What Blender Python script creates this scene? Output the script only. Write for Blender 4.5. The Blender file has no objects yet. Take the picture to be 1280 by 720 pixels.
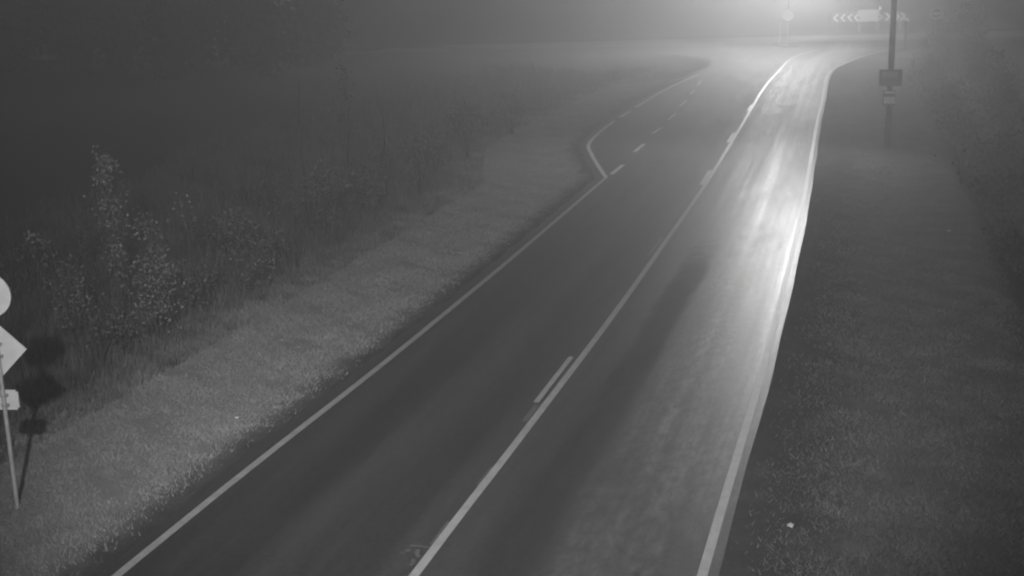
import bpy, bmesh, math, random
import numpy as np
from mathutils import Vector, Matrix

S = bpy.context.scene
COL = S.collection
rng = np.random.default_rng(52)
random.seed(52)

# ------------------------------------------------------------------ camera
F = 1600.0                                   # focal length in pixels of the 1280 px wide photo
HC = 7.5
PITCH = math.atan(405 / F)
ROLL = -math.atan(160 / (F / math.tan(PITCH)))
_cp, _sp, _c, _s = math.cos(PITCH), math.sin(PITCH), math.cos(ROLL), math.sin(ROLL)
_r, _u, _f = np.array([1, 0, 0.]), np.array([0, _sp, _cp]), np.array([0, _cp, -_sp])
AX, AY, AF = _r * _c + _u * _s, -_r * _s + _u * _c, _f
cam_d = bpy.data.cameras.new('camera')
cam = bpy.data.objects.new('camera', cam_d)
COL.objects.link(cam)
cam_d.sensor_width = 36
cam_d.lens = F / 1280 * 36
cam_d.clip_end = 3000
cam.matrix_world = Matrix(((AX[0], AY[0], -AF[0], 0), (AX[1], AY[1], -AF[1], 0), (AX[2], AY[2], -AF[2], HC), (0, 0, 0, 1)))
S.camera = cam

# ------------------------------------------------------------------ world: night sky
SKY = 0.022
w = bpy.data.worlds.new('World')
S.world = w
w.use_nodes = True
nt = w.node_tree
nt.nodes.clear()
sk = nt.nodes.new('ShaderNodeTexSky')
sk.sky_type = 'NISHITA'
sk.sun_disc = False
sk.sun_elevation = math.radians(4)
sk.sun_rotation = math.radians(200)
bw = nt.nodes.new('ShaderNodeRGBToBW')
bg = nt.nodes.new('ShaderNodeBackground')
wo = nt.nodes.new('ShaderNodeOutputWorld')
bg.inputs[1].default_value = SKY
nt.links.new(sk.outputs[0], bw.inputs[0])
nt.links.new(bw.outputs[0], bg.inputs[0])
nt.links.new(bg.outputs[0], wo.inputs[0])

# ------------------------------------------------------------------ lamps
IR_POWER = 27500
LAMP1_POWER = 2700
LAMP2_POWER = 35000
BOARD_FILL_POWER = 26000  # for an added head that brightens the chevron board
HAZE = 0.0092
HAZE_G = 0.74


def aim(o, target):
    o.rotation_euler = (Vector(target) - o.location).to_track_quat('-Z', 'Y').to_euler()


def spot(name, loc, target, power, size, blend, radius):
    l = bpy.data.lights.new(name, 'SPOT')
    l.energy = power
    l.spot_size = math.radians(size)
    l.spot_blend = blend
    l.shadow_soft_size = radius
    o = bpy.data.objects.new(name, l)
    COL.objects.link(o)
    o.location = loc
    aim(o, target)
    return o


# the camera mast's own infrared lamp: it throws the shadow of the near sign
spot('mast_lamp', (-2.1, -0.4, 10.4), (.8, 30, 0), IR_POWER, 56, 1.0, 0.14)

S.view_settings.view_transform = 'Standard'
S.view_settings.look = 'None'
S.view_settings.exposure = 0
S.view_settings.gamma = 1
S.cycles.use_denoising = True
S.cycles.volume_bounces = 1
S.cycles.max_bounces = 6
S.cycles.filter_width = 2.1
S.cycles.sample_clamp_indirect = 3


# ------------------------------------------------------------------ helpers
def ray(px, py):
    return AF * F + AX * (px - 640) - AY * (py - 360)


def g(px, py, z=0.0):
    """ground point seen at a pixel of the photograph"""
    d = ray(px, py)
    t = (HC - z) / -d[2]
    return (d[0] * t, d[1] * t)


def at(px, py, Y):
    """point seen at a pixel at the distance Y along the view"""
    d = ray(px, py)
    t = Y / d[1]
    return Vector((d[0] * t, Y, HC + d[2] * t))


def tag(o, label=None, cat=None, group=None, kind=None):
    if label: o['label'] = label
    if cat: o['category'] = cat
    if group: o['group'] = group
    if kind: o['kind'] = kind
    return o


def empty(name, loc, rz=0, label=None, cat=None, group=None):
    o = bpy.data.objects.new(name, None)
    COL.objects.link(o)
    o.location = loc
    o.rotation_euler = (0, 0, rz)
    o.empty_display_size = 0.3
    return tag(o, label, cat, group)


def mesh_obj(name, verts, faces, m, parent=None, smooth=False, uvs=None):
    me = bpy.data.meshes.new(name)
    me.from_pydata([tuple(v) for v in verts], [], [tuple(f) for f in faces])
    me.update()
    me.materials.append(m)
    if uvs is not None:
        uv = me.uv_layers.new(name='UVMap')
        for l in me.loops:
            uv.data[l.index].uv = uvs[l.vertex_index]
    if smooth:
        me.polygons.foreach_set('use_smooth', [True] * len(me.polygons))
    o = bpy.data.objects.new(name, me)
    COL.objects.link(o)
    if parent: o.parent = parent
    return o


def tri_obj(name, tris, m, parent=None):
    """tris: (n,3,3) array of loose triangles"""
    n = len(tris)
    me = bpy.data.meshes.new(name)
    me.vertices.add(n * 3)
    me.vertices.foreach_set('co', np.ascontiguousarray(tris, dtype=np.float32).ravel())
    me.loops.add(n * 3)
    me.loops.foreach_set('vertex_index', np.arange(n * 3, dtype=np.int32))
    me.polygons.add(n)
    me.polygons.foreach_set('loop_start', np.arange(0, n * 3, 3, dtype=np.int32))
    me.polygons.foreach_set('loop_total', np.full(n, 3, dtype=np.int32))
    me.update(calc_edges=True)
    me.materials.append(m)
    o = bpy.data.objects.new(name, me)
    COL.objects.link(o)
    if parent: o.parent = parent
    return o


def bm_obj(name, bm, m, parent=None, bevel=0.0, smooth=False):
    if bevel:
        bmesh.ops.bevel(bm, geom=bm.edges[:], offset=bevel, segments=2, affect='EDGES', clamp_overlap=True)
    me = bpy.data.meshes.new(name)
    bm.to_mesh(me)
    bm.free()
    me.materials.append(m)
    if smooth:
        me.polygons.foreach_set('use_smooth', [True] * len(me.polygons))
    o = bpy.data.objects.new(name, me)
    COL.objects.link(o)
    if parent: o.parent = parent
    return o


def box(bm, c, s, rot=None):
    mt = Matrix.Translation(Vector(c)) @ (rot or Matrix.Identity(4)) @ Matrix.Diagonal((*s, 1))
    return bmesh.ops.create_cube(bm, size=1, matrix=mt)['verts']


def tube(bm, pts, radii, n=12, cap=True):
    rings = []
    pts = [Vector(p) for p in pts]
    for i, p in enumerate(pts):
        d = (pts[min(i + 1, len(pts) - 1)] - pts[max(i - 1, 0)]).normalized()
        a = d.cross(Vector((0, 1, 0)) if abs(d.y) < .9 else Vector((1, 0, 0))).normalized()
        b = d.cross(a)
        rings.append([bm.verts.new(p + (a * math.cos(2 * math.pi * k / n) + b * math.sin(2 * math.pi * k / n)) * radii[i]) for k in range(n)])
    for r0, r1 in zip(rings[:-1], rings[1:]):
        for k in range(n):
            bm.faces.new((r0[k], r0[(k + 1) % n], r1[(k + 1) % n], r1[k]))
    if cap:
        bm.faces.new(rings[0][::-1])
        bm.faces.new(rings[-1])


def disc(bm, c, r, t, n=48, rot=0.0, a0=0.0, inner=0.0):
    """plate of polygon outline in the XZ plane, thickness t along Y, centred on c; ring if inner"""
    c = Vector(c)
    def ringv(rr, y):
        return [bm.verts.new(c + Vector((rr * math.cos(a0 + 2 * math.pi * k / n), y, rr * math.sin(a0 + 2 * math.pi * k / n)))) for k in range(n)]
    A, B = ringv(r, -t / 2), ringv(r, t / 2)
    for k in range(n):
        bm.faces.new((A[k], A[(k + 1) % n], B[(k + 1) % n], B[k]))
    if inner:
        C_, D = ringv(inner, -t / 2), ringv(inner, t / 2)
        for k in range(n):
            j = (k + 1) % n
            bm.faces.new((C_[k], D[k], D[j], C_[j]))
            bm.faces.new((A[k], C_[k], C_[j], A[j]))
            bm.faces.new((B[k], B[j], D[j], D[k]))
    else:
        bm.faces.new(A)
        bm.faces.new(B[::-1])


# ------------------------------------------------------------------ materials
def mat(name, lo, hi=None, rough=0.8, spec=0.3, metal=0.0, scale=20.0, bump=0.0, detail=5, two=False):
    """grey procedural material: noise between two albedos"""
    m = bpy.data.materials.new(name)
    m.use_nodes = True
    n, l = m.node_tree.nodes, m.node_tree.links
    b = n['Principled BSDF']
    hi = lo if hi is None else hi
    tc = n.new('ShaderNodeTexCoord')
    no = n.new('ShaderNodeTexNoise')
    no.inputs['Scale'].default_value = scale
    no.inputs['Detail'].default_value = detail
    rp = n.new('ShaderNodeValToRGB')
    rp.color_ramp.elements[0].position = 0.35
    rp.color_ramp.elements[1].position = 0.65
    rp.color_ramp.elements[0].color = (lo, lo, lo, 1)
    rp.color_ramp.elements[1].color = (hi, hi, hi, 1)
    l.new(tc.outputs['Object'], no.inputs['Vector'])
    l.new(no.outputs['Fac'], rp.inputs[0])
    l.new(rp.outputs[0], b.inputs['Base Color'])
    b.inputs['Roughness'].default_value = rough
    b.inputs['Specular IOR Level'].default_value = spec
    b.inputs['Metallic'].default_value = metal
    if bump:
        bp = n.new('ShaderNodeBump')
        bp.inputs['Strength'].default_value = bump
        bp.inputs['Distance'].default_value = 0.02
        l.new(no.outputs['Fac'], bp.inputs['Height'])
        l.new(bp.outputs[0], b.inputs['Normal'])
    return m


class NB:
    """tiny node builder"""
    def __init__(s, m):
        s.n, s.l = m.node_tree.nodes, m.node_tree.links
    def math(s, op, a, b=None, c=None):
        nd = s.n.new('ShaderNodeMath'); nd.operation = op
        for i, v in enumerate((a, b, c)):
            if v is None: continue
            if isinstance(v, (int, float)): nd.inputs[i].default_value = v
            else: s.l.new(v, nd.inputs[i])
        return nd.outputs[0]
    def ss(s, x, a, b, lo=0.0, hi=1.0):
        nd = s.n.new('ShaderNodeMapRange'); nd.interpolation_type = 'SMOOTHSTEP'
        s.l.new(x, nd.inputs[0])
        for i, v in zip((1, 2, 3, 4), (a, b, lo, hi)): nd.inputs[i].default_value = v
        return nd.outputs[0]
    def band(s, x, c, hw, soft):
        d = s.math('ABSOLUTE', s.math('SUBTRACT', x, c))
        return s.ss(d, hw, hw + soft, 1.0, 0.0)
    def noise(s, vec, scale, detail=4, rough=.55):
        nd = s.n.new('ShaderNodeTexNoise')
        nd.inputs['Scale'].default_value = scale
        nd.inputs['Detail'].default_value = detail
        nd.inputs['Roughness'].default_value = rough
        s.l.new(vec, nd.inputs['Vector'])
        return nd.outputs['Fac']
    def scalev(s, vec, v):
        nd = s.n.new('ShaderNodeVectorMath'); nd.operation = 'MULTIPLY'
        s.l.new(vec, nd.inputs[0]); nd.inputs[1].default_value = v
        return nd.outputs[0]


def asphalt(name, main=True):
    m = bpy.data.materials.new(name)
    m.use_nodes = True
    B = NB(m)
    b = B.n['Principled BSDF']
    tc = B.n.new('ShaderNodeTexCoord')
    sx = B.n.new('ShaderNodeSeparateXYZ')
    B.l.new(tc.outputs['UV'], sx.inputs[0])
    u, v = sx.outputs[0], sx.outputs[1]
    fine = B.noise(tc.outputs['UV'], 38, 3, .7)
    blot = B.noise(tc.outputs['UV'], 2.6, 5, .6)
    long_ = B.noise(B.scalev(tc.outputs['UV'], (1.6, .07, 1)), 1.0, 4, .6)
    # base colour: aggregate, long wear bands
    streak = B.noise(B.scalev(tc.outputs['UV'], (3.4, .035, 1)), 1.0, 5, .6)
    patchy = B.noise(B.scalev(tc.outputs['UV'], (1.5, .30, 1)), 1.0, 6, .65)
    c = B.math('ADD', B.math('MULTIPLY', fine, .03), B.math('MULTIPLY', B.ss(B.noise(tc.outputs['UV'], 11, 5, .85), .3, .7), .04))
    c = B.math('ADD', c, .014)
    c = B.math('ADD', c, B.math('MULTIPLY', B.ss(long_, .3, .7), .022))
    c = B.math('ADD', c, B.math('MULTIPLY', blot, .012))
    st = B.ss(streak, .33, .67)
    r = B.math('ADD', .39, B.math('MULTIPLY', st, .045))
    r = B.math('ADD', r, B.math('MULTIPLY', B.ss(patchy, .35, .65), .045))
    if main:
        # wheel tracks worn a little darker in both lanes
        tr = B.math('ADD', B.band(u, -.95, .25, .4), B.band(u, -2.6, .25, .4))
        tr = B.math('ADD', tr, B.band(u, 1.1, .2, .4))
        c = B.math('MULTIPLY', c, B.math('SUBTRACT', 1, B.math('MULTIPLY', tr, .22)))
        # rough dark wheel track of the near right lane with a ragged outline
        wob = B.math('MULTIPLY', B.math('SUBTRACT', patchy, .5), .5)
        uw = B.math('ADD', u, wob)
        vw = B.math('ADD', v, B.math('MULTIPLY', B.math('SUBTRACT', blot, .5), 9))
        trk = B.math('MULTIPLY', B.band(uw, 1.15, .22, .24), B.ss(vw, 31, 37, 1, 0))
        trk = B.math('MULTIPLY', trk, B.ss(v, 15, 25, .15, 1))
        trk = B.math('MULTIPLY', trk, B.ss(blot, .3, .5, .75, 1))
        r = B.math('ADD', r, B.math('MULTIPLY', trk, .22))
        c = B.math('MULTIPLY', c, B.math('SUBTRACT', 1, B.math('MULTIPLY', trk, .4)))
        r = B.math('ADD', r, B.ss(u, .8, -.6, 0, .08))
        # far end is rougher and duller
        r = B.math('ADD', r, B.ss(v, 40, 64, 0, .15))
        # dusty, patchy outer right lane, with lamp glare put into its pale colour
        gr = B.ss(B.noise(B.scalev(tc.outputs['UV'], (7, 2.4, 1)), 1, 6, .85), .40, .60)
        dust_glare = B.math('MULTIPLY', B.band(uw, 3.25, 1.2, .8), B.math('MULTIPLY', B.math('MULTIPLY', B.ss(v, 14, 27, .3, 1), B.ss(streak, .3, .6, 1, .45)), B.ss(patchy, .3, .6, .35, 1)))
        c = B.math('ADD', c, B.math('MULTIPLY', B.math('MULTIPLY', dust_glare, B.math('ADD', .25, gr)), .24))
        r = B.math('SUBTRACT', r, B.math('MULTIPLY', B.ss(v, 46, 30, 0, .06), B.ss(u, -.5, 1.5)))
        r = B.math('ADD', r, B.math('MULTIPLY', B.math('SUBTRACT', gr, .5), .025))
        r = B.math('SUBTRACT', r, B.math('MULTIPLY', dust_glare, .03))
    if not main:
        c = B.math('ADD', c, .07)  # lamp sheen on the crossing road, put into a paler base colour
    cc = B.n.new('ShaderNodeCombineColor')
    for i in range(3): B.l.new(c, cc.inputs[i])
    B.l.new(cc.outputs[0], b.inputs['Base Color'])
    B.l.new(r, b.inputs['Roughness'])
    b.inputs['Specular IOR Level'].default_value = .5
    bp = B.n.new('ShaderNodeBump')
    bp.inputs['Strength'].default_value = .5
    bp.inputs['Distance'].default_value = .006
    B.l.new(fine, bp.inputs['Height'])
    B.l.new(bp.outputs[0], b.inputs['Normal'])
    return m


def paint(name, alb, wear=.5, rough=.42):
    m = bpy.data.materials.new(name)
    m.use_nodes = True
    B = NB(m)
    b = B.n['Principled BSDF']
    tc = B.n.new('ShaderNodeTexCoord')
    f = B.math('MULTIPLY', B.noise(tc.outputs['Object'], 4, 5, .7), B.ss(B.noise(tc.outputs['Object'], 30, 3, .7), .3, .5, 1 - wear, 1))
    c = B.math('ADD', alb * .55, B.math('MULTIPLY', f, alb * .9))
    cc = B.n.new('ShaderNodeCombineColor')
    for i in range(3): B.l.new(c, cc.inputs[i])
    B.l.new(cc.outputs[0], b.inputs['Base Color'])
    b.inputs['Roughness'].default_value = rough
    return m


def leafmat(name, lo, hi, scale=3.0, rough=.7):
    m = mat(name, lo, hi, rough=rough, spec=.25, scale=scale)
    n, l = m.node_tree.nodes, m.node_tree.links
    b = n['Principled BSDF']
    tr = n.new('ShaderNodeBsdfTranslucent')
    mx = n.new('ShaderNodeMixShader')
    mx.inputs[0].default_value = .3
    src = b.inputs['Base Color'].links[0].from_socket
    l.new(src, tr.inputs[0])
    l.new(b.outputs[0], mx.inputs[1]); l.new(tr.outputs[0], mx.inputs[2])
    l.new(mx.outputs[0], n['Material Output'].inputs['Surface'])
    return m


M_ASPH = asphalt('asphalt')
M_ASPH2 = asphalt('asphalt_crossing', False)
M_LINE = paint('line_paint', .42)
M_LINE_B = paint('bay_paint', .62)
M_FADED = paint('faded_paint', .14, wear=.9)
M_ISLE = mat('island_kerb', .05, .08, rough=.9, scale=3)


def soil():
    m = bpy.data.materials.new('verge_soil')
    m.use_nodes = True
    B = NB(m)
    b = B.n['Principled BSDF']
    tc = B.n.new('ShaderNodeTexCoord')
    sx = B.n.new('ShaderNodeSeparateXYZ')
    B.l.new(tc.outputs['UV'], sx.inputs[0])
    dl, dr = sx.outputs[0], sx.outputs[1]
    n1 = B.noise(tc.outputs['Object'], 1.3, 9, .7)
    n2 = B.noise(tc.outputs['Object'], 14, 4, .7)
    wob = B.math('MULTIPLY', B.math('SUBTRACT', n1, .5), 1.2)
    # bare gravel by the road, turf thatch further out, dark rough ground beyond the mown strips
    c = B.math('ADD', .07, B.ss(B.math('ADD', dl, wob), -.1, 1.0, 0, .21))
    c = B.math('SUBTRACT', c, B.ss(B.math('ADD', dl, wob), 4.2, 7.5, 0, .19))
    c = B.math('ADD', c, B.ss(B.math('ADD', dr, wob), .5, 2.0, 0, .07))
    c = B.math('SUBTRACT', c, B.ss(B.math('ADD', dr, wob), 4.3, 5.6, 0, .10))
    c = B.math('MULTIPLY', c, B.math('ADD', .6, B.math('MULTIPLY', n2, .8)))
    c = B.math('MAXIMUM', c, .03)
    cc = B.n.new('ShaderNodeCombineColor')
    for i in range(3): B.l.new(c, cc.inputs[i])
    B.l.new(cc.outputs[0], b.inputs['Base Color'])
    b.inputs['Roughness'].default_value = 1
    b.inputs['Specular IOR Level'].default_value = .08
    bp = B.n.new('ShaderNodeBump')
    bp.inputs['Strength'].default_value = .35
    bp.inputs['Distance'].default_value = .02
    B.l.new(n2, bp.inputs['Height'])
    B.l.new(bp.outputs[0], b.inputs['Normal'])
    return m


M_SOIL = soil()
M_GRASS_L = leafmat('grass_left', .36, .48, 1.1)
M_GRASS_R = leafmat('grass_right', .17, .27, 1.1)  # darker copy of the mown grass, weaker lamp light put into its colour
M_WEED = leafmat('weeds', .10, .26, 1.5)
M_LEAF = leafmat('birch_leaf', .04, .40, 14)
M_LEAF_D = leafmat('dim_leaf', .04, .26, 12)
M_BARK = mat('bark', .05, .09, rough=.9, scale=8)
M_STEEL = mat('galvanised_steel', .38, .5, rough=.6, spec=.4, scale=9)
M_PLATE = mat('sign_back_aluminium', .62, .7, rough=.65, spec=.4, scale=5)
M_CLAMP = mat('clamp_steel', .3, .4, rough=.5, spec=.5, scale=12)
M_WOOD = mat('creosoted_wood', .015, .03, rough=.9, spec=.15, scale=4, bump=.3)
M_DARKP = mat('dull_dark_plate', .05, .08, rough=.7, scale=14)
M_GREYP = mat('dull_grey_plate', .16, .22, rough=.7, scale=14)
M_WHITE = mat('white_sheeting', .82, .88, rough=.5, spec=.4, scale=5)
M_BOARD = mat('chevron_ground', .03, .05, rough=.6, scale=5)
M_LEAF_T = leafmat('tree_leaf', .03, .05, 2)
M_LEAF_B = leafmat('dark_leaf', .03, .09, 4)
M_SCRAP = mat('pale_litter', .4, .5, rough=.7, scale=30)
M_LAMPH = mat('lamp_housing', .2, .25, rough=.5, scale=10)


# ------------------------------------------------------------------ plan of the road (metres)
def smooth_poly(pts, step=.5):
    """Catmull-Rom through ground points, resampled"""
    P = [np.array(p, float) for p in pts]
    P = [2 * P[0] - P[1]] + P + [2 * P[-1] - P[-2]]
    out = []
    for i in range(1, len(P) - 2):
        a, b, c, d = P[i - 1:i + 3]
        n = max(2, int(np.linalg.norm(c - b) / step))
        for k in range(n):
            t = k / n
            out.append(.5 * ((2 * b) + (-a + c) * t + (2 * a - 5 * b + 4 * c - d) * t * t + (-a + 3 * b - 3 * c + d) * t ** 3))
    out.append(P[-2])
    return np.array(out)


LEFT = [(-12.2, -10), (-9.3, .5), (-5.17, 15.09), (-4.05, 18.95), (-2.72, 23.3), (-1.5, 27.5), (.20, 33.5), (3.47, 45.39)]
CENTRE = [(-8.5, -10), (-5.45, .5), (-1.33, 14.89), (-.06, 19.21), (2.09, 26.6), (4.2, 34.2), (6.35, 42.0), (7.46, 46.21), (11.17, 60.57), (15.24, 76.41), (18.81, 88.94), (21.7, 98.6), (24.6, 105.2), (28.5, 111.5)]
RIGHT = [(-4.9, -10), (-1.75, .5), (2.3, 14.69), (3.54, 18.99), (4.98, 24.0), (8.23, 35.87), (10.84, 45.85), (14.63, 60.47), (16.43, 67.17), (21.17, 84.87), (24.71, 93.8), (29.41, 102.6), (36, 110.5), (46, 116.0)]
BAY = [(3.47, 45.39), (3.38, 48.2), (3.33, 51.3), (3.39, 53.9), (3.94, 57.0), (5.08, 61.7), (7.24, 69.4), (9.86, 78.2), (13.07, 87.37), (15.2, 94), (15.6, 101), (12.5, 109), (6, 114.5)]
sL, sC, sR, sB = [smooth_poly(p) for p in (LEFT, CENTRE, RIGHT, BAY)]
LB = np.vstack([sL[:-1], sB])


def xc(y):
    return np.interp(y, sC[:, 1], sC[:, 0])


def xl(y):
    return np.interp(y, LB[:, 1], LB[:, 0])


def xr(y):
    return np.interp(y, sR[:, 1], sR[:, 0])


def uof(x, y):
    """lateral distance from the centre line (right positive)"""
    yy = np.clip(y, -10, 105)
    return (x - xc(yy) - (y - yy) * .28) * .9635


def nz(x, y, s, seed=0):
    return (np.sin(x * s + seed) * np.cos(y * s * 1.13 + seed * 1.7) + .6 * np.sin(x * s * 2.1 + y * s * 1.3 + seed * 3)) / 1.6


def sst(x, a, b):
    t = np.clip((x - a) / (b - a), 0, 1)
    return t * t * (3 - 2 * t)


def height(x, y):
    """verges: shoulder, then a gentle ditch on both sides; flat at the junction"""
    x = np.asarray(x, float); y = np.asarray(y, float)
    u = uof(x, y)
    eL = uof(xl(np.clip(y, -10, 114)), y) - .5
    eR = uof(xr(np.clip(y, -10, 116)), y) + .4
    dl = np.maximum(eL - u, 0)
    dr = np.maximum(u - eR, 0)
    z = -.02 - .10 * sst(dl, 0, 2.2) - .10 * sst(dr, 0, 2)
    z = z - .35 * sst(dl, 4.0, 7.5) + .5 * sst(dl, 8.5, 14)
    z = z - 1.3 * sst(dr, 4.1, 6.6) + 1.1 * sst(dr, 8, 14)
    k = sst(y, 95, 110)
    flat = -.02
    z = z * (1 - k) + flat * k
    z = z - .5 * sst(y, 131, 137)
    return z + .015 * nz(x, y, 1.3) * sst(np.maximum(dl, dr), .5, 2.5) + .12 * nz(x, y, .31, 2) * sst(np.maximum(dl, dr), 5, 9)


def ground_sheet():
    xs = np.concatenate([np.linspace(-330, -40, 16)[:-1], np.arange(-40, -14, 2.0), np.arange(-14, 34, .4), np.arange(34, 60, 2.0), np.linspace(60, 330, 16)])
    ys = np.concatenate([np.linspace(-60, 6, 14)[:-1], np.arange(6, 70, .5), np.arange(70, 145, 1.25), np.linspace(145, 560, 20)])
    X, Y = np.meshgrid(xs, ys)
    Z = height(X, Y)
    V = np.stack([X, Y, Z], -1).reshape(-1, 3)
    nx = len(xs)
    Fc = [(j * nx + i, j * nx + i + 1, (j + 1) * nx + i + 1, (j + 1) * nx + i) for j in range(len(ys) - 1) for i in range(nx - 1)]
    uu = uof(X, Y)
    DL = np.clip(uof(xl(np.clip(Y, -10, 114)), Y) - .4 - uu, 0, 60)
    DL = DL + (30 - DL) * sst(Y, 80, 98) * (DL > .2)
    DR = np.clip(uu - uof(xr(np.clip(Y, -10, 116)), Y) - .3, 0, 60) * (Y < 116)
    uvs = np.stack([DL, DR], -1).reshape(-1, 2).tolist()
    return tag(mesh_obj('ground', V, Fc, M_SOIL, smooth=True, uvs=uvs), kind='structure')


ground_sheet()


def strip(name, rows, m, z, uvf=None):
    """rows: list of equal length lists of (x,y)"""
    V, U, Fc = [], [], []
    n = len(rows[0])
    for row in rows:
        for x, y in row:
            V.append((x, y, z(x, y) if callable(z) else z))
            U.append(uvf(x, y) if uvf else (x, y))
    for j in range(len(rows) - 1):
        for i in range(n - 1):
            Fc.append((j * n + i, j * n + i + 1, (j + 1) * n + i + 1, (j + 1) * n + i))
    return tag(mesh_obj(name, V, Fc, m, uvs=U, smooth=True), kind='structure')


# main carriageway, its bay on the left, paved shoulders
rows = []
for y in np.concatenate([np.arange(-10, 14, 2), np.arange(14, 119.01, .25)]):
    yy = min(y, 114.4)
    a = float(xl(yy)) - (.25 + .12 * sst(y, 15, 20)) + .03 * math.sin(y * 3.1) + .02 * math.sin(y * 7.7)
    b = float(xr(min(y, 116))) + .20 + .010 * math.sin(y * .9 + 1)
    rows.append([(a + (b - a) * t, y) for t in np.linspace(0, 1, 33)])
strip('road', rows, M_ASPH, 0.0, lambda x, y: (float(uof(x, y)), y * 1.037))
rows = [[(x, y + .012 * (x - 25) * 0) for y in np.linspace(117.4, 126.6, 9)] for x in np.linspace(-200, 240, 89)]
strip('crossing_road', rows, M_ASPH2, .004)


def ribbon(name, pts, width, m, z=.005, step=.4):
    P = np.array(pts, float)
    d = np.gradient(P, axis=0)
    d /= np.linalg.norm(d, axis=1)[:, None]
    nrm = np.stack([-d[:, 1], d[:, 0]], 1)
    rows = [[tuple(p + q * width / 2), tuple(p - q * width / 2)] for p, q in zip(P, nrm)]
    return strip(name, rows, m, z)


ribbon('edge_line', sL, .13, M_LINE)
ribbon('edge_line', sR[sR[:, 1] < 109], .13, M_LINE)
ribbon('edge_line', sB[(sB[:, 1] < 62.3)], .16, M_LINE_B, z=.006)
ribbon('edge_line', sB[(sB[:, 1] > 63.4) & (sB[:, 1] < 66.3)], .16, M_LINE_B)
ribbon('edge_line', sB[(sB[:, 1] > 67.6) & (sB[:, 1] < 87)], .16, M_LINE_B)
ribbon('centre_line', sC[sC[:, 1] < 107], .13, M_LINE)
# broken line between the lane and the bay
for a, b in (((764, 218), (779, 206)), ((793, 190), (805, 180)), ((816, 167), (827, 159)), ((835, 150), (844, 142)), ((850, 133), (857, 126)), ((863, 118), (868, 113)), ((872, 107), (876, 101))):
    A, Bp = np.array(g(*a)), np.array(g(*b))
    ribbon('lane_dash', [A, (A + Bp) / 2, Bp], .17, M_LINE_B)
# dashes beside the centre line, some nearly worn away
for a, b, m_ in (((670, 503), (714, 446), M_LINE), ((655, 527), (671, 507), M_FADED), ((599, 607), (617, 584), M_FADED), ((541, 681), (563, 652), M_FADED),
                 ((810, 320), (828, 297), M_FADED), ((877, 231), (888, 213), M_LINE), ((910, 178), (918, 166), M_LINE), ((935, 139), (940, 131), M_LINE)):
    A, Bp = np.array(g(*a)), np.array(g(*b))
    ribbon('lane_dash', [A, (A + Bp) / 2, Bp], .10 if a[1] > 240 else .17, m_, z=.0025)


def flat_marks():
    for pts, wd in ((((513, 682), (526, 683), (537, 685)), .05), (((502, 692), (504, 691)), .10), (((508, 690), (512, 687)), .07),
                    (((524, 687), (521, 691), (523, 697)), .06), (((517, 699), (516, 705), (512, 707)), .06)):
        yield [g(*p) for p in pts], wd


for pts, wd in flat_marks():
    ribbon('worn_paint_mark', pts, wd, M_FADED, z=.005)


# ------------------------------------------------------------------ grass, weeds
def blades(name, pts, hmin, hmax, wid, lean, m, tufts=1):
    n = len(pts)
    x, y = pts[:, 0], pts[:, 1]
    z = height(x, y)
    a = rng.uniform(0, 2 * math.pi, n)
    h = hmin + (hmax - hmin) * rng.uniform(0, 1, n) ** 1.3
    wv = wid * rng.uniform(.6, 1.4, n)
    base = np.stack([x, y, z - .01], 1)
    side = np.stack([np.cos(a), np.sin(a), np.zeros(n)], 1) * wv[:, None]
    la = rng.uniform(0, 2 * math.pi, n)
    tip = base + np.stack([np.cos(la) * lean * h, np.sin(la) * lean * h, h], 1)
    tris = np.stack([base - side / 2, base + side / 2, tip], 1)
    return tag(tri_obj(name, tris, m), kind='stuff')


def scatter(n, side, dmin, dmax, ymin, ymax, power=1.0):
    """points at distance dmin..dmax from the paved edge, denser near the camera"""
    t = rng.uniform(0, 1, n)
    y = ymin * (ymax / ymin) ** t
    d = dmin + (dmax - dmin) * rng.uniform(0, 1, n) ** power
    if side < 0:
        x = xl(y) - .5 - d / .9635
    else:
        x = xr(y) + .35 + d / .9635
    return np.stack([x, y], 1)


def clump(p, s, seed, thr):
    k = nz(p[:, 0], p[:, 1], s, seed) + .5 * nz(p[:, 0], p[:, 1], s * 3.1, seed + 5)
    return p[k + rng.uniform(-.6, .6, len(p)) > thr]


E1 = clump(scatter(420000, -1, -.12, 6.2, 12.5, 92, .9), 1.9, 1, -.5)
E1 = E1[(xl(E1[:, 1]) - .5 - E1[:, 0]) * .9635 < 4.3 + 1.9 * rng.uniform(0, 1, len(E1)) ** 2 + .5 * nz(E1[:, 0], E1[:, 1], 1.1, 3)]
dE = (xl(E1[:, 1]) - .36 - E1[:, 0]) * .9635
E1 = E1[rng.uniform(0, 1, len(E1)) < .05 + .95 * sst(dE, .1, .8)]
o = blades('mown_grass', E1, .02, .085, .015, .8, M_GRASS_L)
tag(o, 'pale mown grass strip between the left edge line and the thicket', 'grass')
E2 = clump(scatter(340000, 1, -.05, 5.2, 12.5, 98, .8), 1.7, 4, -.45)
dE = (E2[:, 0] - xr(E2[:, 1]) - .28) * .9635
E2 = E2[rng.uniform(0, 1, len(E2)) < .06 + .94 * sst(dE, .0, 1.5)]
E2 = E2[((E2[:, 0] - xr(E2[:, 1])) * .9635 < 4.5 + .9 * rng.uniform(0, 1, len(E2)) ** 2 + .4 * nz(E2[:, 0], E2[:, 1], 1.0, 6))]
o = blades('mown_grass', E2, .02, .085, .015, .8, M_GRASS_R)
tag(o, 'darker short grass between the right road edge and the dark ditch', 'grass')
E3 = clump(scatter(170000, -1, 3.7, 16, 13, 95, 1.15), .9, 7, -.5)
dd = (xl(E3[:, 1]) - .5 - E3[:, 0]) * .9635
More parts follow.
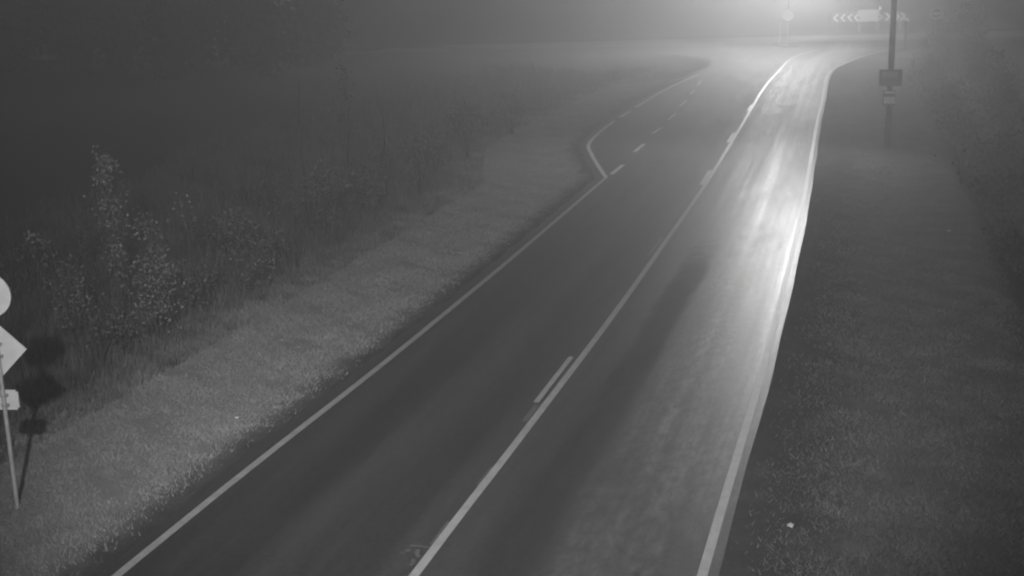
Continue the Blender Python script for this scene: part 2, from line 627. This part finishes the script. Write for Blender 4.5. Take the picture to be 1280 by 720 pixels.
o = blades('tall_weeds', E3, .10, (.22 + .95 * sst(dd, 3.8, 7.0)) * (.8 + .35 * nz(E3[:, 0], E3[:, 1], .8, 11)), .022, .30, M_WEED)
tag(o, 'tall dim weeds and stalks in the left ditch behind the mown strip', 'weeds')
E4 = clump(scatter(30000, 1, 5.2, 14, 13, 95, 1.0), .9, 9, 0)
o = blades('tall_weeds', E4, .15, .6, .02, .4, M_WEED)
tag(o, 'dark rough weeds in the ditch right of the utility pole', 'weeds')


# ------------------------------------------------------------------ saplings and bushes
def woody(kind, x, y, h, spread, leaves, label, cat, group, m, crown_lo=.3, clumps=14, stems=1, leaf=.05, narrow=False, bare=False):
    z = float(height(x, y))
    root = empty(kind, (x, y, z), 0, label, cat, group)
    R = np.random.default_rng(int(abs(x * 97 + y * 31)) + 3)
    bm = bmesh.new()
    tips = []
    for sidx in range(stems):
        a0 = R.uniform(0, 6.28)
        dx, dy = (math.cos(a0) * spread * .35 * (sidx > 0), math.sin(a0) * spread * .35 * (sidx > 0))
        hh = h * (1 if sidx == 0 else R.uniform(.6, .95))
        pts = [(dx * t * 1.2 + R.normal(0, .02) * h * .3, dy * t * 1.2 + R.normal(0, .02) * h * .3, hh * t - (.05 if t == 0 else 0)) for t in np.linspace(0, 1, 7)]
        pts[0] = (dx * .15, dy * .15, -.08)
        r0 = .010 + .007 * h
        tube(bm, pts, [r0 * (1 - .85 * t) for t in np.linspace(0, 1, 7)], 7)
        for k in range(max(3, clumps // stems)):
            t = crown_lo + (1 - crown_lo) * R.uniform(0, 1) ** .8
            i = min(5, int(t * 6)); ft = t * 6 - i
            p0 = Vector(pts[i]).lerp(Vector(pts[min(i + 1, 6)]), min(ft, 1))
            prof = (1 - t) * .9 + .15 if narrow else math.sin(math.pi * min(1, max(.08, (t - crown_lo) / (1 - crown_lo) * .8 + .15)))
            a = R.uniform(0, 6.28)
            L = spread * prof * R.uniform(.4, 1)
            p1 = p0 + Vector((math.cos(a) * L, math.sin(a) * L, L * R.uniform(.25, .9)))
            tube(bm, [p0, p0.lerp(p1, .5) + Vector((0, 0, .03 * L)), p1], [r0 * .4 * (1 - t * .5), r0 * .28 * (1 - t * .5), .002], 5)
            tips.append((np.array(p0), np.array(p1)))
    bm_obj('trunk', bm, M_BARK, root, smooth=True)
    if not bare:
        n = int(leaves * .62)
        leaf *= .95
        idx = R.integers(0, len(tips), n)
        wts = R.uniform(.2, 1.08, n)
        A = np.array([t_[0] for t_ in tips])[idx]
        Bp = np.array([t_[1] for t_ in tips])[idx]
        c = A + (Bp - A) * wts[:, None] + R.normal(0, .06 + .14 * spread, (n, 3))
        nrm = R.normal(0, 1, (n, 3)); nrm /= np.linalg.norm(nrm, axis=1)[:, None]
        t1 = np.cross(nrm, R.normal(0, 1, (n, 3))); t1 /= np.linalg.norm(t1, axis=1)[:, None]
        t2 = np.cross(nrm, t1)
        sz = leaf * R.uniform(.5, 1.5, n)[:, None]
        p0, p1, p2, p3 = c - t1 * sz, c + t2 * sz * .55, c + t1 * sz, c - t2 * sz * .55
        tris = np.concatenate([np.stack([p0, p1, p2], 1), np.stack([p0, p2, p3], 1)])
        tri_obj('crown', tris, m, root)
    return root


GL = 'saplings and bushes of the left thicket'
def wood_px(kind, bx, by, topy, spread, leaves, label, cat, m, **k):
    x, y = g(bx, by, -.5)
    dist = math.hypot(x, y)
    h = (by - topy) / (F / math.sqrt(y * y + 40)) * 1.03
    return woody(kind, x, y, h, spread, leaves, label, cat, GL, m, **k)


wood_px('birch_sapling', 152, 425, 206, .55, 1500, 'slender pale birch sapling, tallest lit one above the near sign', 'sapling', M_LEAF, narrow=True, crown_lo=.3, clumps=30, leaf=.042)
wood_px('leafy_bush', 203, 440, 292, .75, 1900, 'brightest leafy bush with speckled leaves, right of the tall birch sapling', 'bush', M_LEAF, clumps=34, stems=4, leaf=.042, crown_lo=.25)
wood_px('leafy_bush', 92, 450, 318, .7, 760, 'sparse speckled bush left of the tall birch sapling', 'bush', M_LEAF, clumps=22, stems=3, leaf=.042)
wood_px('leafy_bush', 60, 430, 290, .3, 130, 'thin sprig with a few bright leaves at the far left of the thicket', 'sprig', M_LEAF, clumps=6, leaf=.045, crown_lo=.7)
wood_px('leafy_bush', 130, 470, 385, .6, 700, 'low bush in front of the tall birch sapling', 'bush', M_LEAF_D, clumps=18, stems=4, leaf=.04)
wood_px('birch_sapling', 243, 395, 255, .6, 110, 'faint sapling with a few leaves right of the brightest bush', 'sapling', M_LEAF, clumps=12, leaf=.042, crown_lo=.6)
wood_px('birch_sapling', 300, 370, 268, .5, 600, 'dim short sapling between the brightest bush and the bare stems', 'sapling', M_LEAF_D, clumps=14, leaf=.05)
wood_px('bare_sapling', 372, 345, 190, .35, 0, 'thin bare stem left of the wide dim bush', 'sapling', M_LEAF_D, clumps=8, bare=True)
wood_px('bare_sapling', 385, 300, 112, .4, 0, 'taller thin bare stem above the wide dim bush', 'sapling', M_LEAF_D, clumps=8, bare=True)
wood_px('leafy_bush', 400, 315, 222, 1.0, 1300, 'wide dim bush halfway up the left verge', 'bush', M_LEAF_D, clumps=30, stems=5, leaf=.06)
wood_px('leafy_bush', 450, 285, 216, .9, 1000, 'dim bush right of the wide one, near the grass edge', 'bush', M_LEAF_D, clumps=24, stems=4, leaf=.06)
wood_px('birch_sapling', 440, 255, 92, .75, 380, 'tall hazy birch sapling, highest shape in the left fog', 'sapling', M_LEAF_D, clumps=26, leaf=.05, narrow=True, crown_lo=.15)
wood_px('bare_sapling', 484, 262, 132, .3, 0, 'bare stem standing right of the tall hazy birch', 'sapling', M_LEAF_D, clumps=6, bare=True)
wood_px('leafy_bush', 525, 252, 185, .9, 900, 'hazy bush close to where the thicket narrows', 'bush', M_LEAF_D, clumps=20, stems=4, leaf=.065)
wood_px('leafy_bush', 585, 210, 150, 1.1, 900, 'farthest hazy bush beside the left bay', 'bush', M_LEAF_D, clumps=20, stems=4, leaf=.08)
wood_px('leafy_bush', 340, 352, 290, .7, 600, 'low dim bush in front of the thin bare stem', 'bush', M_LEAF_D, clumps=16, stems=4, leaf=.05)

extra = ((160, 462, 412, .6, 'low'), (262, 408, 350, .7, 'mid'), (315, 380, 320, .8, 'mid'),
         (15, 400, 300, .7, 'mid'), (120, 345, 300, .8, 'back'), (270, 330, 275, .9, 'back'), (640, 178, 135, 1.2, 'mid'), (480, 235, 190, 1.0, 'mid'),
         (545, 222, 160, 1.3, 'back'), (340, 270, 215, 1.1, 'back'))
names = ('low bush left of the foot of the brightest bush', 'mid-sized dim bush at the edge of the mown grass, right of the brightest bush',
         'mid-sized dim bush just left of the low one before the bare stem', 'bush at the left picture edge above the round plate', 'back row bush behind the tall birch sapling',
         'back row bush above the faint sapling', 'hazy bush beside the tip of the left bay', 'hazy bush at the foot of the bare stem near the tall hazy birch',
         'wide hazy bush behind the narrow end of the thicket', 'back row bush left of the taller bare stem')
for (bx, by, ty, sp, kd), lab in zip(extra, names):
    wood_px('leafy_bush', bx, by, ty, sp, 420 if kd == 'low' else 700, lab, 'bush', M_LEAF_D, clumps=20, stems=5, leaf=.05, crown_lo=.1)

GR = 'bushes of the right ditch'
for bx, by, topy, sp, nl, lab in ((1275, 355, 290, .7, 700, 'bush with a few pale leaves cut by the right picture edge'),
                                 (1200, 262, 205, .8, 500, 'dark bush in the ditch where the pole shadow ends'),
                                 (1262, 235, 150, 1.0, 700, 'dark larger bush far right behind the pole shadow')):
    x, y = g(bx, by, -1.2)
    h = (by - topy) / (F / math.sqrt(y * y + 40))
    woody('ditch_bush', x, y, h, sp, nl, lab, 'bush', GR, M_LEAF_D, clumps=20, stems=4, leaf=.04)


R0 = random.Random(8)
for i in range(22):                     # scrub beyond the right verge, its lack of light put into dark leaves
    Y_ = 33 + 82 * (i / 21) ** .9
    ul = (9.6 + R0.uniform(0, 1.2)) if i % 2 == 0 else (12 + R0.uniform(0, 2.5))
    x = float(xc(min(Y_, 104))) + (Y_ - min(Y_, 104)) * .28 + ul / .9635
    woody('scrub_bush', x, Y_, (1.5 if i % 2 == 0 else 2.8) * R0.uniform(.8, 1.2), 1.5, 1300, 'shrub in the scrub row beyond the right verge, its shade put into dark leaves', 'bush',
          'scrub row beyond the right verge', M_LEAF_B, clumps=34, stems=5, leaf=.10, crown_lo=.05)
for i in range(12):                     # added dark trees that block the lighter fog behind the left thicket
    Y_ = R0.uniform(88, 112)
    x = at(-10 + i * 38 + R0.uniform(-12, 12), 60, Y_).x
    woody('fog_screen_tree', x, Y_, R0.uniform(6.5, 8.8) - .25 * max(0, i - 7), 2.6, 3600 - 350 * max(0, i - 7), 'added dark tree screening off the lighter fog behind the left thicket', 'tree',
          'added dark trees behind the left thicket', M_LEAF_T, clumps=80, stems=5, leaf=.30, crown_lo=.03)


# ------------------------------------------------------------------ near sign seen from behind
def near_sign():
    x, y = g(22, 635, -.12)
    z0 = float(height(x, y))
    t = empty('traffic_sign', (x, y, z0), math.radians(-4), 'galvanised sign post with round, diamond and small oblong plates seen from behind', 'traffic sign')
    inv = t.matrix_world
    d = y / _cp * 1.0
    H = lambda px, py: at(px, py, y)[2] - z0
    hd, hm, hp = H(-10, 370), H(-2, 438), H(5, 501)
    bm = bmesh.new()
    tube(bm, [(0, 0, -.15), (0, 0, hd + .3)], [.03, .03], 20)
    tube(bm, [(0, 0, hd + .3), (0, 0, hd + .325)], [.033, .033], 20)
    bm_obj('pole', bm, M_STEEL, t, smooth=False)
    bm = bmesh.new()
    tube(bm, [(0, 0, -.15), (0, 0, .035)], [.055, .05], 16)
    bm_obj('base_sleeve', bm, M_CLAMP, t)

    def plate(name, h, shape):
        bm = bmesh.new()
        yy = .052
        if shape == 'disc':
            disc(bm, (-.05, yy, h), .32, .006, 64)
            disc(bm, (-.05, yy, h), .324, .022, 64, inner=.312)
        elif shape == 'diamond':
            disc(bm, (-.02, yy, h), .425, .006, 4)
            disc(bm, (-.02, yy, h), .43, .022, 4, inner=.412)
        else:
            box(bm, (0, yy, h), (.40, .006, .30))
            bmesh.ops.bevel(bm, geom=[e for e in bm.edges if abs(e.verts[0].co.y - e.verts[1].co.y) > .004], offset=.03, segments=4, affect='EDGES')
            for sx in (-1, 1): box(bm, (sx * .1985, yy, h), (.004, .022, .24))
            for sz in (-1, 1): box(bm, (0, yy, h + sz * .1485), (.34, .022, .004))
        p = bm_obj(name, bm, M_PLATE, t)
        for dz in ((-.09, .09) if shape != 'small' else (-.07, .08)):
            bm = bmesh.new()
            disc_r = .037
            tube(bm, [(0, 0, h + dz - .014), (0, 0, h + dz + .014)], [disc_r, disc_r], 18)
            box(bm, (0, .037, h + dz), (.12, .016, .034))
            box(bm, (.05, .01, h + dz), (.014, .05, .028))
            c = bm_obj('clamp', bm, M_CLAMP, p)
    plate('round_plate', hd, 'disc')
    plate('diamond_plate', hm, 'diamond')
    plate('oblong_plate', hp, 'small')
    return t


near_sign()

# ------------------------------------------------------------------ utility pole with two notices and a lamp arm
HEAD = math.radians(-15.2)


def lamp_head(parent, pos, arm_from, power, beam=(0, 0, -1), size=165, name='street_light_source'):
    bm = bmesh.new()
    a, b = Vector(arm_from), Vector(pos) + Vector((0, 0, .1))
    tube(bm, [a, a.lerp(b, .35) + Vector((0, 0, .35)), a.lerp(b, .75) + Vector((0, 0, .22)), b], [.035, .033, .03, .03], 12)
    bm_obj('lamp_arm', bm, M_LAMPH, parent, smooth=True)
    bm = bmesh.new()
    d = (b - a); d.z = 0; d.normalize()
    ang = math.atan2(d.y, d.x)
    R4 = Matrix.Rotation(ang, 4, 'Z')
    box(bm, Vector(pos) + Vector((0, 0, .10)), (.62, .26, .10), R4)
    h = bm_obj('lamp_head', bm, M_LAMPH, parent, bevel=.03)
    gm = bpy.data.materials.new('lamp_glass'); gm.use_nodes = True
    pb = gm.node_tree.nodes['Principled BSDF']
    pb.inputs['Base Color'].default_value = (.8, .8, .8, 1)
    pb.inputs['Emission Color'].default_value = (1, 1, 1, 1)
    pb.inputs['Emission Strength'].default_value = 30
    bm = bmesh.new()
    box(bm, Vector(pos) + Vector((0, 0, .04)), (.42, .2, .02), R4)
    bm_obj('lens', bm, gm, h)
    l = bpy.data.lights.new(name, 'SPOT' if size < 180 else 'POINT')
    l.energy = power
    if size < 180:
        l.spot_size = math.radians(size)
        l.spot_blend = 1
    l.shadow_soft_size = .12
    o = bpy.data.objects.new(name, l)
    COL.objects.link(o)
    o.parent = parent
    o.location = Vector(pos) - Vector((0, 0, .12))
    o.rotation_euler = Vector(beam).to_track_quat('-Z', 'Y').to_euler()
    return o


def utility_pole():
    x, y = g(1109, 185, -.14)
    z0 = float(height(x, y))
    t = empty('utility_pole', (x, y, z0), HEAD, 'dark round wooden pole carrying two small boards on the right grass verge', 'utility pole')
    bm = bmesh.new()
    tube(bm, [(0, 0, -.3), (0, 0, 3), (0, 0, 6), (0, 0, 9.2)], [.125, .12, .112, .10], 20)
    bm_obj('shaft', bm, M_WOOD, t, smooth=True)
    Hh = lambda px, py: at(px, py, y)[2] - z0
    s = y / F / _cp
    # upper board
    z1 = Hh(1111, 97)
    bm = bmesh.new()
    box(bm, (0, -.145, z1), (.84, .02, .58))
    p = bm_obj('upper_board', bm, M_DARKP, t, bevel=.006)
    bm = bmesh.new()
    for sx in (-1, 1): box(bm, (sx * .425, -.155, z1), (.03, .045, .66))
    for sz in (-1, 1): box(bm, (0, -.155, z1 + sz * .31), (.818, .045, .035))
    bm_obj('frame', bm, M_WOOD, p)
    bm = bmesh.new()
    box(bm, (-.04, -.162, z1 + .13), (.62, .010, .22))
    bm_obj('panel', bm, M_GREYP, p)
    # lower notice
    z2 = Hh(1109, 122)
    bm = bmesh.new()
    box(bm, (-.02, -.14, z2), (.50, .018, .62))
    p = bm_obj('lower_board', bm, M_DARKP, t, bevel=.005)
    bm = bmesh.new()
    box(bm, (.01, -.153, z2 + .12), (.38, .008, .09))
    bm_obj('dark_band', bm, M_DARKP, p)
    bm = bmesh.new()
    box(bm, (-.01, -.1505, z2 + .22), (.40, .006, .08))
    box(bm, (-.01, -.1505, z2 - .09), (.42, .005, .26))
    bm_obj('pale_panel', bm, M_PLATE, p)
    bm = bmesh.new()
    for dz, wd in ((-.02, .34), (-.09, .38), (-.16, .30)):
        box(bm, (-.01, -.156, z2 + dz), (wd, .006, .018))
    bm_obj('text_rows', bm, M_DARKP, p)
    bm = bmesh.new()
    box(bm, (-.27, -.15, z2), (.02, .03, .64))
    bm_obj('frame', bm, M_DARKP, p)
    # step ring / strap
    bm = bmesh.new()
    bm.free()
    for zz in (z1 - .2, z1 + .2, z2 + .2):
        bm = bmesh.new()
        tube(bm, [(0, 0, zz - .02), (0, 0, zz + .02)], [.128, .128], 20)
        bm_obj('strap', bm, M_CLAMP, t)
    lamp_head(t, (-3.1, .1, 7.9), (-.1, 0, 7.7), LAMP1_POWER, beam=(-6, -15, -10.5), size=148)
    return t


utility_pole()


# ------------------------------------------------------------------ junction furniture
def pole_sign(name, px, py_base, py_c, r, label, bar=False, cat='traffic sign', lamp=False, Y=None, group=None):
    x, y = g(px, py_base)
    z0 = float(height(x, y))
    t = empty(name, (x, y, z0), math.radians(-8), label, cat, group)
    hc = at(px, py_c, y)[2] - z0
    bm = bmesh.new()
    tube(bm, [(0, 0, -.2), (0, 0, hc + r)], [.032, .032], 12)
    bm_obj('pole', bm, M_STEEL, t)
    bm = bmesh.new()
    disc(bm, (0, -.05, hc), r, .012, 48)
    p = bm_obj('round_plate', bm, M_GREYP, t)
    bm = bmesh.new()
    disc(bm, (0, -.062, hc), r, .008, 48, inner=r * .86)
    bm_obj('rim', bm, M_GREYP if not bar else M_WHITE, p)
    if bar:
        bm = bmesh.new()
        box(bm, (0, -.064, hc), (r * 1.3, .010, r * .3))
        bm_obj('bar', bm, M_WHITE, p)
    return t


pole_sign('traffic_sign', 984, 57, 19, .46, 'pale round sign left in the glow, on a thin pole before the crossing road')
pole_sign('traffic_sign', 1168, 58, 17, .47, 'dim round sign with a crosswise bar, right of the utility pole in the fog', bar=True)

# thin pale marker stick left of the round sign
x, y = g(974.5, 57)
t = empty('marker_post', (x, y, float(height(x, y))), 0, 'thin pale marker stick just left of the round sign in the glow', 'marker post')
bm = bmesh.new()
tube(bm, [(0, 0, -.1), (0, 0, 2.3)], [.035, .035], 10)
bm_obj('stick', bm, M_STEEL, t)
bm = bmesh.new()
tube(bm, [(0, 0, 2.0), (0, 0, 2.15)], [.039, .039], 10)
bm_obj('reflector_band', bm, M_DARKP, t)

# dark post with slanted plate, right of the utility pole
x, y = g(1131, 62)
z0 = float(height(x, y))
t = empty('signpost', (x, y, z0), 0, 'short dark post with a small slanted pale plate behind the utility pole', 'post')
bm = bmesh.new()
box(bm, (0, 0, 1.15), (.17, .12, 2.5))
bm_obj('post', bm, M_WOOD, t, bevel=.01)
bm = bmesh.new()
box(bm, (.02, -.09, 2.42), (.42, .03, .22), Matrix.Rotation(math.radians(22), 4, 'Y'))
bm_obj('plate', bm, M_WHITE, t, bevel=.01)


# far small plate at the right
p = at(1215, 20, 128)
t = empty('signpost', (p.x, p.y, float(height(p.x, p.y))), 0, 'barely visible small plate on a post at the far right of the junction', 'sign')
hh = p.z - t.location.z
bm = bmesh.new(); tube(bm, [(0, 0, -.2), (0, 0, hh + .2)], [.035, .035], 10); bm_obj('post', bm, M_STEEL, t)
bm = bmesh.new(); box(bm, (0, -.05, hh), (1.1, .03, .55)); bm_obj('plate', bm, M_GREYP, t, bevel=.01)


# chevron board with direction sign behind it
def chevron_board():
    Y = 131.0
    a, b = at(1040, 22.6, Y), at(1133, 20.2, Y)
    cx = (a.x + b.x) / 2
    z0 = float(height(cx, Y))
    t = empty('chevron_board', (cx, Y, z0), 0, 'long low board of pale chevrons pointing left and right across the junction', 'chevron board')
    hc = (a.z + b.z) / 2 - z0
    W = (b.x - a.x)
    bm = bmesh.new()
    box(bm, (0, 0, hc), (W + .25, .03, .95))
    p = bm_obj('backing', bm, M_BOARD, t, bevel=.008)
    for px, sgn in ((1044, -1), (1053, -1), (1062, -1), (1070, -1), (1101, 1), (1110, 1), (1122, 1), (1129, 1)):
        q = at(px, 21.5, Y)
        X = q.x - cx
        bm = bmesh.new()
        for up in (-1, 1):
            L = .50
            ang = math.radians(38) * up * sgn
            # each arm leans from the point outwards
            pts = [(X + sgn * .24, 0), (X - sgn * .12, up * .36), (X - sgn * .34, up * .36), (X + sgn * .02, 0)]
            f1 = [bm.verts.new((u_, -.022, hc + v_)) for u_, v_ in pts]
            f2 = [bm.verts.new((u_, -.034, hc + v_)) for u_, v_ in pts]
            bm.faces.new(f1); bm.faces.new(f2[::-1])
            for k in range(4):
                bm.faces.new((f1[k], f2[k], f2[(k + 1) % 4], f1[(k + 1) % 4]))
        bmesh.ops.recalc_face_normals(bm, faces=bm.faces[:])
        bm_obj('chevron', bm, M_WHITE, p)
    for X in np.linspace(-W * .42, W * .42, 4):
        bm = bmesh.new()
        tube(bm, [(X, .06, -.3), (X, .06, hc + .4)], [.04, .04], 10)
        bm_obj('leg', bm, M_STEEL, t)
    # direction sign standing right before it
    q = at(1086, 19, Y - .6)
    z1 = float(height(q.x, Y - .6))
    s = empty('direction_sign', (q.x, Y - .6, z1), 0, 'pale two-part direction sign in the middle of the chevron board', 'direction sign')
    hs = q.z - z1
    bm = bmesh.new()
    box(bm, (-.05, 0, hs + .22), (2.2, .04, .62))
    box(bm, (.06, -.004, hs - .36), (1.95, .04, .50))
    p = bm_obj('plate', bm, M_STEEL, s, bevel=.01)
    bm = bmesh.new()
    box(bm, (1.08, -.02, hs + .66), (.3, .04, .34))
    bm_obj('small_plate', bm, M_WHITE, s, bevel=.01)
    for X in (-.8, .8):
        bm = bmesh.new()
        tube(bm, [(X, .06, -.3), (X, .06, hs + .5)], [.04, .04], 10)
        bm_obj('leg', bm, M_STEEL, s)


chevron_board()

# second street lamp at the junction, its head above the picture
x, y = at(1012, -45, 112).x, 112.0
x, y = g(984, 57)
bm = bmesh.new()
ring = [[bm.verts.new((x + 1.0 * rr * math.cos(a), y + .6 + 3.0 * rr * math.sin(a), zz)) for a in np.linspace(0, 2 * math.pi, 33)[:-1]] for zz, rr in ((-.05, 1.0), (.05, 1.0), (.06, .96))]
for r0, r1 in zip(ring[:-1], ring[1:]):
    for k in range(32):
        bm.faces.new((r0[k], r0[(k + 1) % 32], r1[(k + 1) % 32], r1[k]))
bm.faces.new(ring[-1])
tag(bm_obj('traffic_island', bm, M_ISLE), kind='structure')
t = empty('street_lamp', (x + .12, y + .5, float(height(x, y))), math.radians(90), 'tall junction street lamp whose light makes the glow at the top', 'street lamp')
bm = bmesh.new()
tube(bm, [(0, 0, -.3), (0, 0, 12.7)], [.10, .05], 14)
bm_obj('pole', bm, M_STEEL, t, smooth=True)
lamp_head(t, (-3.2, 1.2, 12.8), (0, 0, 12.6), LAMP2_POWER, beam=(-3.5, 6, -7), size=176)
lamp_head(t, (3.2, -1.2, 12.8), (0, 0, 12.6), BOARD_FILL_POWER, beam=(12, -6, -9), size=110)  # second head, added to light the chevron board and the crossing road

# ------------------------------------------------------------------ litter on the verges
for px, py, lab in ((988, 665, 'crumpled pale scrap on the dark grass near the bottom of the right verge'),
                    (1186, 289, 'tiny pale scrap on the right verge below the pole shadow'),
                    (297, 528, 'tiny pale scrap on the left mown grass beside the edge line')):
    x, y = g(px, py, -.08)
    bm = bmesh.new()
    bmesh.ops.create_icosphere(bm, subdivisions=2, radius=.045)
    R = random.Random(px)
    for v_ in bm.verts:
        v_.co = Vector((v_.co.x * R.uniform(.6, 1.4), v_.co.y * R.uniform(.6, 1.3), v_.co.z * R.uniform(.35, .9)))
    o = bm_obj('paper_scrap', bm, M_SCRAP)
    o.location = (x, y, float(height(x, y)) + .06)
    tag(o, lab, 'litter', 'pale scraps lying on the grass')

# ------------------------------------------------------------------ fog
bm = bmesh.new()
bmesh.ops.create_cube(bm, size=1, matrix=Matrix.Translation((0, 250, 6)) @ Matrix.Diagonal((680, 640, 18, 1)))
hm = bpy.data.materials.new('fog')
hm.use_nodes = True
hn = hm.node_tree
hn.nodes.remove(hn.nodes['Principled BSDF'])
pv = hn.nodes.new('ShaderNodeVolumePrincipled')
pv.inputs['Color'].default_value = (.97, .97, .97, 1)
pv.inputs['Density'].default_value = HAZE
pv.inputs['Anisotropy'].default_value = HAZE_G
hn.links.new(pv.outputs[0], hn.nodes['Material Output'].inputs['Volume'])
o = bm_obj('haze', bm, hm)
tag(o, 'night fog filling the whole place', 'fog', kind='stuff')
